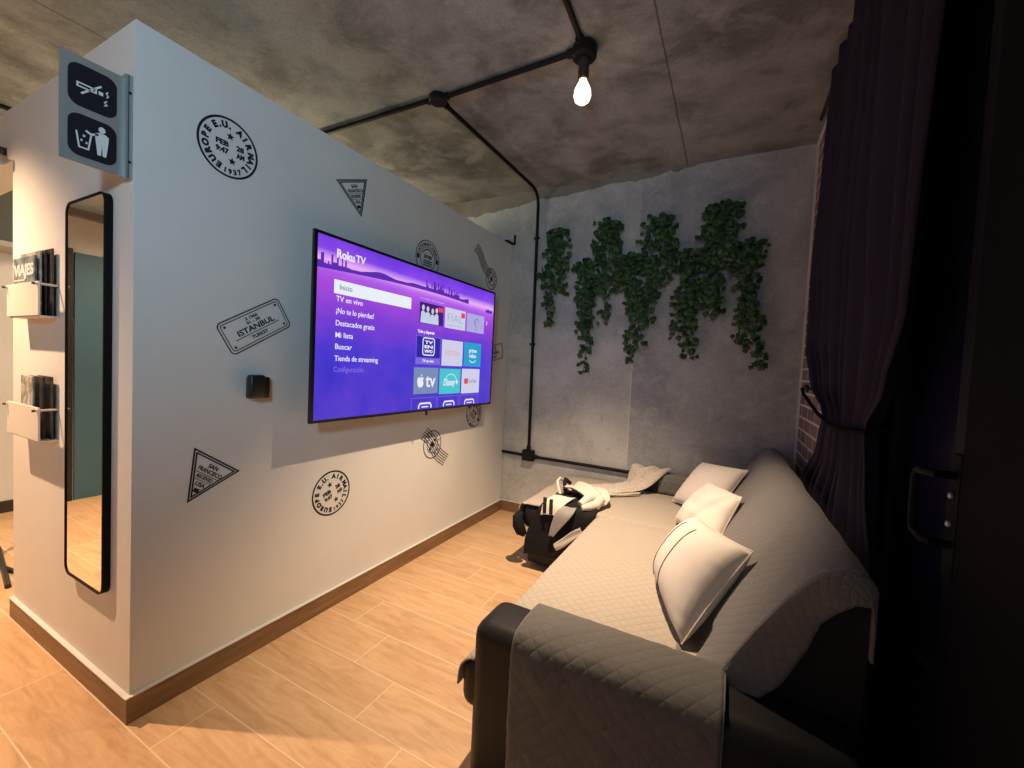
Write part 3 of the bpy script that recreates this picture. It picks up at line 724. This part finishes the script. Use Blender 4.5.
# quilted slip cover lying on the sofa
cov = thing('sofa_cover', 'beige quilted slip cover spread over seat, back and arms of sofa', 'sofa cover', (1.4,1.4,.4))
def wob(x, y, z=0, a=.004, f=5): return a*noise.noise((x*f, y*f, z*f+3))
def seat_fn(u, v):
    y = .575 + v*(1.735-.575)
    s = u*.74                                   # along the profile from front hem to backrest
    if s < .085: x, z = 1.060, .305 + s
    elif s < .15:
        a = (s-.085)/.065*PI/2; x, z = 1.060+.042*(1-math.cos(a)), .390+.012*math.sin(a)
    else: x, z = 1.102+(s-.15), .402
    z += .012*math.sin(min(1,max(0,(x-1.10)/.56))*PI)*math.sin(PI*min(1,max(0,v)))**.5 + wob(x,y,0,.004,6)*(x>1.09)
    return (x, y, z)
MB().grid(seat_fn, 60, 70, lambda u,v: (u*.74, v*1.16)).build('seat_panel', QSEAT, cov, smooth=True, deg=80, solid=.006)
def nose_fn(u, v):
    y = .385 + v*.19; a = u*PI/2
    return (1.030+.060*(1-math.cos(a)), y, .315+.066*math.sin(a)) if u > 0 else (1.028, y, .285)
MB().grid(nose_fn, 10, 8, lambda u,v: (u*.1, v*.19)).build('front_flap', QSEAT, cov, smooth=True, deg=80, solid=.005)
def chaise_fn(u, v):
    y = 1.700 + v*(2.475-1.700); s = u*1.22
    if s < .10: x, z = .572 - .004*math.sin(s/.1*PI), .255+s
    elif s < .19:
        a = (s-.10)/.09*PI/2; x, z = .572+.058*(1-math.cos(a)), .355+.047*math.sin(a)
    else: x, z = .630+(s-.19), .402
    z += .010*math.sin(min(1,max(0,(x-.6)/1.0))*PI) + wob(x,y,2,.004,6)
    e = max(0, (1.76-y)/.06); z -= .012*e*e*(x > .6)
    return (x, y, z)
MB().grid(chaise_fn, 80, 50, lambda u,v: (u*1.22, v*.775)).build('chaise_panel', QSEAT, cov, smooth=True, deg=80, solid=.006)
bpc = smooth_prof([(1.60,.411)]+[(a,c) for a,c in back_prof(.012)[1:9]]+[(2.000,.62)], 44)
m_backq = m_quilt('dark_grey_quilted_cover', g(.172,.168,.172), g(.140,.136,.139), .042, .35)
def back_fn(u, v):
    p_, s_ = bpc[min(44,int(round(u*44)))]
    y = .499 + v*(2.462-.499)
    x, z = p_.x, p_.z
    front = max(0, min(1, (z-.45)/.3))
    x += -.010*math.exp(-((v-.12-.10*u)/.03)**2)*(.2<u<.62) - wob(y,z,1,.012,4)*.8 - .014*math.sin(v*PI)*math.exp(-((u-.28)/.18)**2)
    return (x, y, z + wob(y,x,5,.005,7)*front + .028*(1-v)*max(0,min(1,(z-.4)/.35)))
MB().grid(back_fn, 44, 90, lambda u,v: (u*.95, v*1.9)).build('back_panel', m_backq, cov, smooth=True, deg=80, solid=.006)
FQ = [(1.750,.48),(1.790,.49),(1.835,.54),(1.880,.635),(1.900,.70),(1.925,.735),(1.955,.762),(1.985,.762),(1.992,.66)]
def flap_fn(u, v):
    k = 8 + v*(38-8); i = min(43,int(k)); t_ = k-i
    p_ = bpc[i][0].lerp(bpc[i+1][0], t_)
    kq = v*8; iq = min(7,int(kq)); tq = kq-iq
    qx = FQ[iq][0]*(1-tq)+FQ[iq+1][0]*tq; qz = FQ[iq][1]*(1-tq)+FQ[iq+1][1]*tq
    a = math.sin(u*PI/2)
    pz = p_.z + .028*max(0,min(1,(p_.z-.4)/.35))
    return (p_.x*(1-u)+qx*u, .499-.016*a-.006*math.sin(v*11)*u, pz*(1-u)+qz*u)
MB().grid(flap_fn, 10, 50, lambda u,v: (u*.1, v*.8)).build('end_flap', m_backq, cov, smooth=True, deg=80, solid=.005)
def arm_prof(n):
    P = [(.552,.418),(.552,.46),(.551,.495),(.538,.521),(.515,.532),(.45,.535),(.395,.532),(.366,.520),(.352,.493),(.349,.45),(.347,.28),(.346,.05)]
    return smooth_prof([(a,c) for a,c in P], n)
ap = arm_prof(60)
def arm_fn(u, v):
    p_, s_ = ap[int(round(v*60))]
    x = 1.220 + u*(1.722-1.220) + .012*(s_/.75-.3)*(1-2*u)*.5
    rid = wob(x*.8, s_*1.5, 0, .012, 9) + .6*wob(x, s_*1.3, 4, .012, 20)
    dy = -abs(rid)*.9 if s_ > .30 else 0; dz = abs(rid)*.5 if .10 < s_ < .34 else 0
    return (x, p_.x+dy, p_.z+dz-.016*min(1,max(0,(p_.z-.2)/.2))-.012*(x-1.1))
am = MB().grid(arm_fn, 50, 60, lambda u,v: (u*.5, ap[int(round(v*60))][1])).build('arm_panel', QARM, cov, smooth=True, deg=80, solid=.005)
for u_ in (0,1):
    MB().tube([Vector(arm_fn(u_, k/60)) + Vector((0,0,.001)) for k in range(61)], .0035, 6).build('binding', BIND, am, smooth=True)
def farm_fn(u, v):
    P = [(2.362,.415),(2.361,.50),(2.372,.536),(2.40,.545),(2.47,.545)]
    k = v*4; i = min(3,int(k)); t_ = k-i
    return (1.30+u*.34, P[i][0]*(1-t_)+P[i+1][0]*t_, P[i][1]*(1-t_)+P[i+1][1]*t_ + wob(u,v,0,.006,4))
MB().grid(farm_fn, 24, 20, lambda u,v: (u*.34, v*.28)).build('far_arm_panel', QARM, cov, smooth=True, deg=80, solid=.005)

# ------------------------------------------------------------------ pillows
PIL1 = m_fabric('cream_pillow_fabric', g(.68,.63,.60), .05, 350)
def pillow(name, label, c, puff, stripes=None, wrinkle=0, seed=0):
    """c: bottom-near, bottom-far, top-far, top-near corners"""
    P = [Vector(p) for p in c]; cen = sum(P, Vector())/4
    nrm = (P[1]-P[0]).cross(P[3]-P[0]).normalized()
    if nrm.x > 0: nrm = -nrm
    t = thing(name, label, 'pillow', tuple(cen), 'pale pillows along the sofa back')
    N = 34; mb = MB()
    def pt(u, v, s):
        a = 2*u-1; b_ = 2*v-1
        pin = .055                                   # edges curve in between the four corners
        uu = .5 + a/2*(1-pin*(1-b_*b_)*1.0*abs(a)); vv = .5 + b_/2*(1-pin*(1-a*a)*abs(b_))
        base = P[0]*(1-uu)*(1-vv) + P[1]*uu*(1-vv) + P[2]*uu*vv + P[3]*(1-uu)*vv
        h_ = max(0,(1-abs(a)**2.4))**.44 * max(0,(1-abs(b_)**2.4))**.44
        edge = 1-max(abs(a),abs(b_))
        w_ = wrinkle*noise.noise((u*5+seed, v*5, s*2))*h_ + .006*noise.noise((u*16+seed, v*16, s))*math.exp(-edge*7)*(edge>0)
        if wrinkle: w_ += -.03*math.exp(-(((u-.30)+(v-.55)*.55)/.035)**2)*h_ - .022*math.exp(-(((u-.16)+(v-.7)*.4)/.03)**2)*h_
        return base + nrm*(s*puff*(1 if s > 0 else .55)*h_ + w_*(1 if s > 0 else .3))
    for s in (1,-1):
        mb.grid(lambda u, v, s=s: pt(u, v, s), N, N)
    bm = bmesh.new()
    vs = [bm.verts.new(p) for p in mb.v]
    bm.verts.index_update()
    for f, k in zip(mb.f, range(len(mb.f))):
        f_ = f if k < N*N else f[::-1]
        bm.faces.new([vs[i] for i in f_])
    bmesh.ops.remove_doubles(bm, verts=bm.verts[:], dist=.0004); bmesh.ops.recalc_face_normals(bm, faces=bm.faces[:])
    o2 = MB(); bm.verts.index_update(); o2.add([v.co.copy() for v in bm.verts], [[v.index for v in f.verts] for f in bm.faces]); bm.free()
    o2.build('pillow_case', PIL1, t, smooth=True, deg=70)
    # seam all round
    ring = [pt(k/N,0,0) for k in range(N)] + [pt(1,k/N,0) for k in range(N)] + [pt(1-k/N,1,0) for k in range(N)] + [pt(0,1-k/N,0) for k in range(N+1)]
    MB().tube(ring, .0022, 6, caps=False).build('piping', m_pip, t, smooth=True)
    for ub in (stripes or ()):
        MB().tube([pt(ub+.05*(k/30-.5)*0, .06+.80*k/30, 1)+nrm*.0005 for k in range(31)], .0022, 6).build('stripe', m_str, t, smooth=True)
    return t
m_pip = m_fabric('cream_piping', g(.66,.61,.57), .05, 300); m_str = mat('dark_stripe_thread', g(.05,.04,.035), .8)
pillow('pillow', 'cream pillow with two dark stripes, nearest the camera on sofa', [(1.610,.715,.418),(1.475,1.135,.425),(1.612,1.215,.655),(1.785,.825,.705)], .105, (.72,.46), 0, 1)
pillow('pillow', 'creased cream pillow in middle of the row on sofa', [(1.665,1.40,.425),(1.465,1.83,.428),(1.640,2.02,.625),(1.775,1.62,.665)], .075, None, .012, 5)
pillow('pillow', 'plain pale pillow at far end of sofa by the concrete wall', [(1.655,1.95,.425),(1.41,2.215,.425),(1.565,2.36,.665),(1.815,2.12,.70)], .07, None, .0, 9)

# ------------------------------------------------------------------ throw and clothing on the chaise
THROW = m_fabric('knitted_beige_throw', g(.50,.46,.41), .22, 120)
def path_sheet(name, pts, wid, mtl, parent, nu=16, nv=60, fold=.012, nf=3, thick=.006, seed=0):
    P = [Vector(p[:3]) for p in pts]; W = [Vector(w_) for w_ in wid]
    def cr(A, t):
        k = t*(len(A)-1); i = min(int(k), len(A)-2); t_ = k-i
        p0,p1,p2,p3 = A[max(i-1,0)],A[i],A[i+1],A[min(i+2,len(A)-1)]
        return .5*((2*p1)+(p2-p0)*t_+(2*p0-5*p1+4*p2-p3)*t_**2+(3*p1-p0-3*p2+p3)*t_**3)
    def fn(u, v):
        p = cr(P,v); w_ = cr(W,v); q = p + w_*(u-.5)
        up = Vector((0,0,1)) if abs(w_.normalized().z) < .7 else Vector((-.5,-.8,0))
        return q + up*(fold*(.5+.5*math.sin(u*nf*2*PI+v*5+seed)) + .006*noise.noise((q.x*14,q.y*14,seed)))
    return MB().grid(fn, nu, nv).build(name, mtl, parent, smooth=True, deg=80, solid=thick, off=1)
th = thing('throw_blanket', 'beige knitted throw trailing from the far arm across the chaise', 'blanket', (1.1,2.2,.45))
path_sheet('blanket_body', [(1.255,2.44,.562),(1.225,2.375,.556),(1.175,2.335,.485),(1.12,2.29,.438),(1.0,2.20,.426),(.88,2.08,.426),(.82,2.00,.426)],
           [(.24,.02,0),(.22,-.02,-.02),(.16,-.09,-.03),(.10,-.15,0),(.14,-.17,0),(.20,-.15,0),(.22,-.12,0)], THROW, th, nu=22, fold=.020, nf=2.5)
path_sheet('fringe_edge', [(1.20,2.20,.426),(1.08,2.10,.424),(.97,2.02,.424)], [(.03,.05,0),(.03,.05,0),(.03,.04,0)], THROW, th, nv=30, fold=.008, nf=1, seed=2)
CLW = m_fabric('off_white_cotton', g(.62,.58,.52), .07, 260); CLB = m_fabric('black_cotton', g(.010,.010,.012), .3, 260); CLG = m_fabric('grey_cotton', g(.30,.29,.28), .08, 260)
cl = thing('clothing_bundle', 'crumpled black and white clothes hanging over near side of chaise', 'clothes', (.88,1.75,.42))
path_sheet('black_sheet', [(.90,1.98,.424),(.90,1.86,.424),(.90,1.74,.424),(.89,1.690,.395),(.86,1.676,.32),(.83,1.668,.20),(.815,1.664,.11)], [(.22,0,0),(.28,.02,0),(.32,0,0),(.34,0,0),(.36,0,0),(.38,0,0),(.36,0,.03)], CLB, cl, nf=4, fold=.006)
# rolled white garment with a knot
path_sheet('white_roll', [(.80,2.02,.450),(.87,1.98,.462),(.95,1.93,.470),(1.02,1.87,.462),(1.06,1.80,.440)], [(.07,.20,.0),(.05,.20,.0),(.05,.19,.01),(.07,.16,0),(.08,.10,0)], CLW, cl, nv=36, fold=.03, nf=1.5, thick=.012)
knot = MB()
knot.tube([(.955,1.735,.438),(.985,1.79,.468),(1.03,1.83,.478),(1.055,1.80,.466),(1.045,1.755,.448),(1.005,1.725,.436),(.975,1.70,.430)], [.020,.028,.032,.030,.028,.024,.014], 12)
knot.build('white_knot', CLW, cl, smooth=True)
path_sheet('white_panel', [(.835,1.80,.446),(.825,1.74,.444),(.80,1.685,.415),(.79,1.662,.36)], [(.13,.02,0),(.13,.02,0),(.12,0,0),(.11,0,.02)], CLW, cl, nv=24, fold=.006, nf=1)
path_sheet('grey_panel', [(.905,1.690,.425),(.885,1.655,.385),(.845,1.646,.31),(.815,1.644,.245)], [(.08,0,0),(.10,0,0),(.07,0,.01),(.03,0,0)], CLG, cl, nv=24, fold=.006, nf=1)
path_sheet('white_strip', [(.995,1.652,.318),(.94,1.645,.272),(.89,1.642,.225),(.845,1.640,.190)], [(.015,0,-.035),(.02,0,-.04),(.02,0,-.04),(.02,0,-.035)], CLW, cl, nv=20, fold=.004, nf=1)
for k in range(2):
    x_ = .745 + .040*k
    path_sheet('black_stripe', [(x_,1.70,.4535-.006*k),(x_+.012,1.668,.422),(x_+.022,1.645,.375)], [(.022,0,0),(.022,0,0),(.020,0,0)], CLB, cl, nu=4, nv=12, fold=.0, nf=1, thick=.004)
MB().tube([(.765,2.02,.47),(.735,1.97,.51),(.742,1.90,.505),(.775,1.85,.465),(.79,1.84,.445)], [.008,.009,.009,.009,.008], 8).build('white_strap', CLW, cl, smooth=True)
MB().tube([(.785,2.035,.468),(.762,2.0,.500),(.775,1.95,.488),(.80,1.90,.455)], .013, 8).build('black_collar', CLB, cl, smooth=True)
bl = MB().tube([(.592,1.70,.335),(.575,1.685,.30),(.583,1.682,.255),(.60,1.69,.215),(.622,1.70,.195)], [.018,.034,.038,.034,.016], 10).build('black_sleeve', CLB, cl, smooth=True)

# ------------------------------------------------------------------ hanging ivy on the concrete wall
LEAF = m_leaf(); STEM = mat('ivy_stem', g(.05,.055,.02), .7)
LSH = [(0,0),(.30,.10),(.52,.42),(.30,.62),(.0,1.0),(-.30,.62),(-.52,.42),(-.30,.10)]
def vine(label, top, bot, wtop, n, seed):
    rnd = random.Random(seed); t = thing('hanging_ivy', label, 'plant', (top[0], L-.03, top[1]), 'artificial ivy hung on the concrete wall')
    fol = MB(); st = MB(); hgt = top[1]-bot[1]; strands = []
    ns = 6
    for k in range(ns):
        ex = bot[0] if k == 0 else bot[0] + rnd.uniform(-1,1)*wtop*.75
        ln = hgt*(1 if k == 0 else rnd.uniform(.50,.86)); x0 = top[0]+rnd.uniform(-.35,.35)*wtop
        pts = []
        for i in range(9):
            f_ = i/8; x = x0 + (ex-x0)*f_ + .018*math.sin(f_*7+seed+k); y = L - .012 - .055*math.sin(min(1,f_*1.6)*PI*.6)*rnd.uniform(.6,1) - .01
            pts.append(Vector((x, y, top[1]-.02-ln*f_)))
        strands.append(pts); st.tube(pts, .0022, 5)
    MB_t = MB().rbox(top[0]-.014,top[0]+.014,L-.03,L-.0006,top[1]-.02,top[1]+.006,.004,1); 
    MB_t.build('wall_hook', PIPE, t)
    for i in range(int(n*1.25)):
        k = rnd.randrange(ns) if rnd.random() > .22 else 0
        f_ = rnd.random()**(1.35 if k else .9); pts = strands[k]; q = f_*8; a = min(7,int(q)); p = pts[a].lerp(pts[a+1], q-a)
        spread = wtop*.40*(1-f_*.5)
        p = p + Vector((rnd.uniform(-1,1)*spread, -rnd.random()*.05*(1-.5*f_), rnd.uniform(-.02,.02)))
        p.y = min(p.y, L-.012)
        s_ = rnd.uniform(.030,.052)
        M = Matrix.Translation(p) @ Matrix.Rotation(rnd.uniform(-1.0,1.0),4,'Y') @ Matrix.Rotation(rnd.uniform(-.2,.95),4,'X') @ Matrix.Rotation(rnd.uniform(-.5,.5),4,'Z') @ Matrix.Rotation(-PI/2,4,'X')
        # leaf lies in local xy (x across, y towards the tip); after the turn the tip hangs down
        vs = [(x*s_, (y)*s_, -.10*s_*(abs(x)*2)**1.5 - .12*s_*y*y) for x, y in LSH] + [(0, .45*s_, .05*s_)]
        vs = [(a_, b_, c_) for a_, b_, c_ in vs]
        fol.add(vs, [(8,i_,(i_+1)%8) for i_ in range(8)], M)
    for v_i, p in enumerate(fol.v):
        if p[1] > L-.002: fol.v[v_i] = (p[0], L-.002, p[2])
    st.build('stem', STEM, t, smooth=True)
    fol.build('foliage', LEAF, t, smooth=True, deg=60, solid=.0008)
    return t
vine('ivy bunch at far left of the wall, nearest the vertical conduit', (.425,2.335), (.385,1.58), .17, 190, 1)
vine('low ivy bunch second from left, its tail hanging lowest on that side', (.645,2.08), (.69,1.25), .17, 200, 2)
vine('high ivy bunch third from left, with narrow top', (.812,2.37), (.835,1.60), .155, 180, 3)
vine('low ivy bunch fourth from left, in the middle of the wall', (.99,2.10), (1.06,1.33), .165, 190, 4)
vine('high ivy bunch fifth from left, above the edge of the plaster patch', (1.19,2.35), (1.16,1.60), .19, 190, 5)
vine('low broad ivy bunch sixth from left, reaching down to a dark tip', (1.39,2.09), (1.43,1.38), .20, 200, 6)
vine('highest ivy bunch seventh from left, dark and broad at top', (1.575,2.385), (1.575,1.66), .20, 200, 7)
vine('ivy bunch at far right of the wall, nearest the curtain, with long thin tail', (1.765,2.13), (1.83,1.30), .18, 180, 8)

# ------------------------------------------------------------------ curtain held by a tie-back
CUR = m_fabric('plum_curtain_cloth', g(.020,.016,.030), .15, 220)
ct = thing('curtain', 'dark plum curtain gathered by a tie-back in front of right wall', 'curtain', (2.03,1.3,1.1))
def lerp(a, b, t): return a+(b-a)*t
KEY = [(2.66,.60,1.86),(2.3,.56,1.95),(1.75,.56,2.09),(1.40,.56,2.02),(1.22,.66,1.80),(1.10,.80,1.43),(.98,.76,1.50),(.75,.66,1.82),(.40,.62,1.95),(.04,.62,1.98)]
def cur_fn(u, v):
    z = 2.655 - v*2.60
    for (za,a0,a1),(zb,b0,b1) in zip(KEY, KEY[1:]):
        if z <= za and z >= zb:
            t_ = (za-z)/(za-zb); t_ = t_*t_*(3-2*t_); y0 = lerp(a0,b0,t_); y1 = lerp(a1,b1,t_); break
    else: y0, y1 = KEY[-1][1:]
    w_ = y1-y0; sq = min(1, w_/1.4)
    y = y0 + w_*(u + .018*math.sin(u*17+z*1.2))
    x = 2.040 - .020*math.sin(u*PI*2*9 + .9*math.sin(z*1.7)) - .005*math.sin(u*PI*2*3.3+z)
    x += .006*math.sin(u*PI*2*19)*(1-sq)
    return (min(x, 2.066), y, z)
MB().grid(cur_fn, 150, 80).build('drape', CUR, ct, smooth=True, deg=80, solid=.003)
tb = MB()
tb.tube([(2.070,2.02,1.19),(2.02,1.97,1.185),(2.006,1.80,1.165),(2.004,1.60,1.135),(2.004,1.42,1.105),(2.004,1.2,1.085),(2.004,.95,1.085),(2.02,.80,1.10),(2.066,.78,1.11)], .007, 8)
tb.build('tie_back', mat('black_cord', g(.003), .8, spec=.05), ct, smooth=True)
MB().lathe([(.006,0),(.006,.03),(.018,.034),(.020,.044),(.012,.054),(.001,.056)], 16, Matrix.Translation((XR-.001,1.985,1.19)) @ Matrix.Rotation(-PI/2,4,'Y')).build('tie_hook', BLACK, ct, smooth=True)
rd = MB().tube([(2.045,.45,2.655),(2.045,2.2,2.655)], .009, 10).build('rod', BLACK, ct, smooth=True)

# ------------------------------------------------------------------ light
def spot(name, loc, target, power, col, ang, blend, rad):
    li = bpy.data.lights.new(name,'SPOT'); li.energy = power; li.color = col; li.spot_size = math.radians(ang); li.spot_blend = blend; li.shadow_soft_size = rad
    o = bpy.data.objects.new(name, li); COL.objects.link(o); o.location = loc
    o.rotation_euler = (Vector(target)-Vector(loc)).to_track_quat('-Z','Y').to_euler(); return o
def area(name, loc, target, power, col, sx, sy, spread=180):
    li = bpy.data.lights.new(name,'AREA'); li.energy = power; li.color = col; li.shape = 'RECTANGLE'; li.size = sx; li.size_y = sy; li.spread = math.radians(spread)
    o = bpy.data.objects.new(name, li); COL.objects.link(o); o.location = loc
    o.rotation_euler = (Vector(target)-Vector(loc)).to_track_quat('-Z','Y').to_euler(); return o
spot('bulb_beam', (BX,BY,H-.270), (BX-.14,BY+.14,0), 410, (1.0,.72,.46), 84, 1.0, .018)
spot('entry_downlight', (-1.28,-.58,2.60), (-1.05,-.74,0), 500, (1.0,.63,.37), 104, 1.0, .02)
area('hall_fill', (1.25,-2.7,1.45), (.9,.4,.9), 4.5, (.66,.84,1.0), .9, 1.2)  # added cool fill light behind the camera, not a window
spot('left_wall_fill', (-1.75,-1.25,2.58), (-2.6,-.95,.6), 170, (1.0,.74,.48), 90, 1.0, .05)  # added spot without a fixture, brightens the left wall in the mirror
li = bpy.data.lights.new('room_beyond_lamp','POINT'); li.energy = 62; li.color = (1.0,.80,.52); li.shadow_soft_size = .12
lo_ = bpy.data.objects.new('room_beyond_lamp', li); COL.objects.link(lo_); lo_.location = (-1.75,1.55,2.12)
spot('hall_light', (1.72,-1.5,1.95), (0,.75,2.25), 116, (.50,.79,1.0), 94, 1.0, .15)
wd = bpy.data.worlds.new('world'); sc.world = wd; wd.use_nodes = True
wd.node_tree.nodes['Background'].inputs[0].default_value = (.5,.55,.8,1); wd.node_tree.nodes['Background'].inputs[1].default_value = .008

# ------------------------------------------------------------------ camera
yaw, pitch, roll, fpx = .4783, -.0412, .0471, 419.95
f_ = Vector((-math.sin(yaw)*math.cos(pitch), math.cos(yaw)*math.cos(pitch), math.sin(pitch)))
r_ = Vector((math.cos(yaw), math.sin(yaw), 0)); u_ = r_.cross(f_)
r2 = r_*math.cos(roll)+u_*math.sin(roll); u2 = u_*math.cos(roll)-r_*math.sin(roll)
cam = bpy.data.cameras.new('camera'); cam.sensor_width = 36; cam.lens = fpx*36/1024; cam.clip_start = .02
co = bpy.data.objects.new('camera', cam); COL.objects.link(co)
Mx = Matrix((r2, u2, -f_)).transposed().to_4x4(); Mx.translation = Vector((1.6914,-.6303,1.229)); co.matrix_world = Mx
sc.camera = co
sc.view_settings.view_transform = 'Standard'; sc.view_settings.look = 'None'; sc.view_settings.exposure = 0; sc.view_settings.gamma = 1
sc.view_settings.use_curve_mapping = False
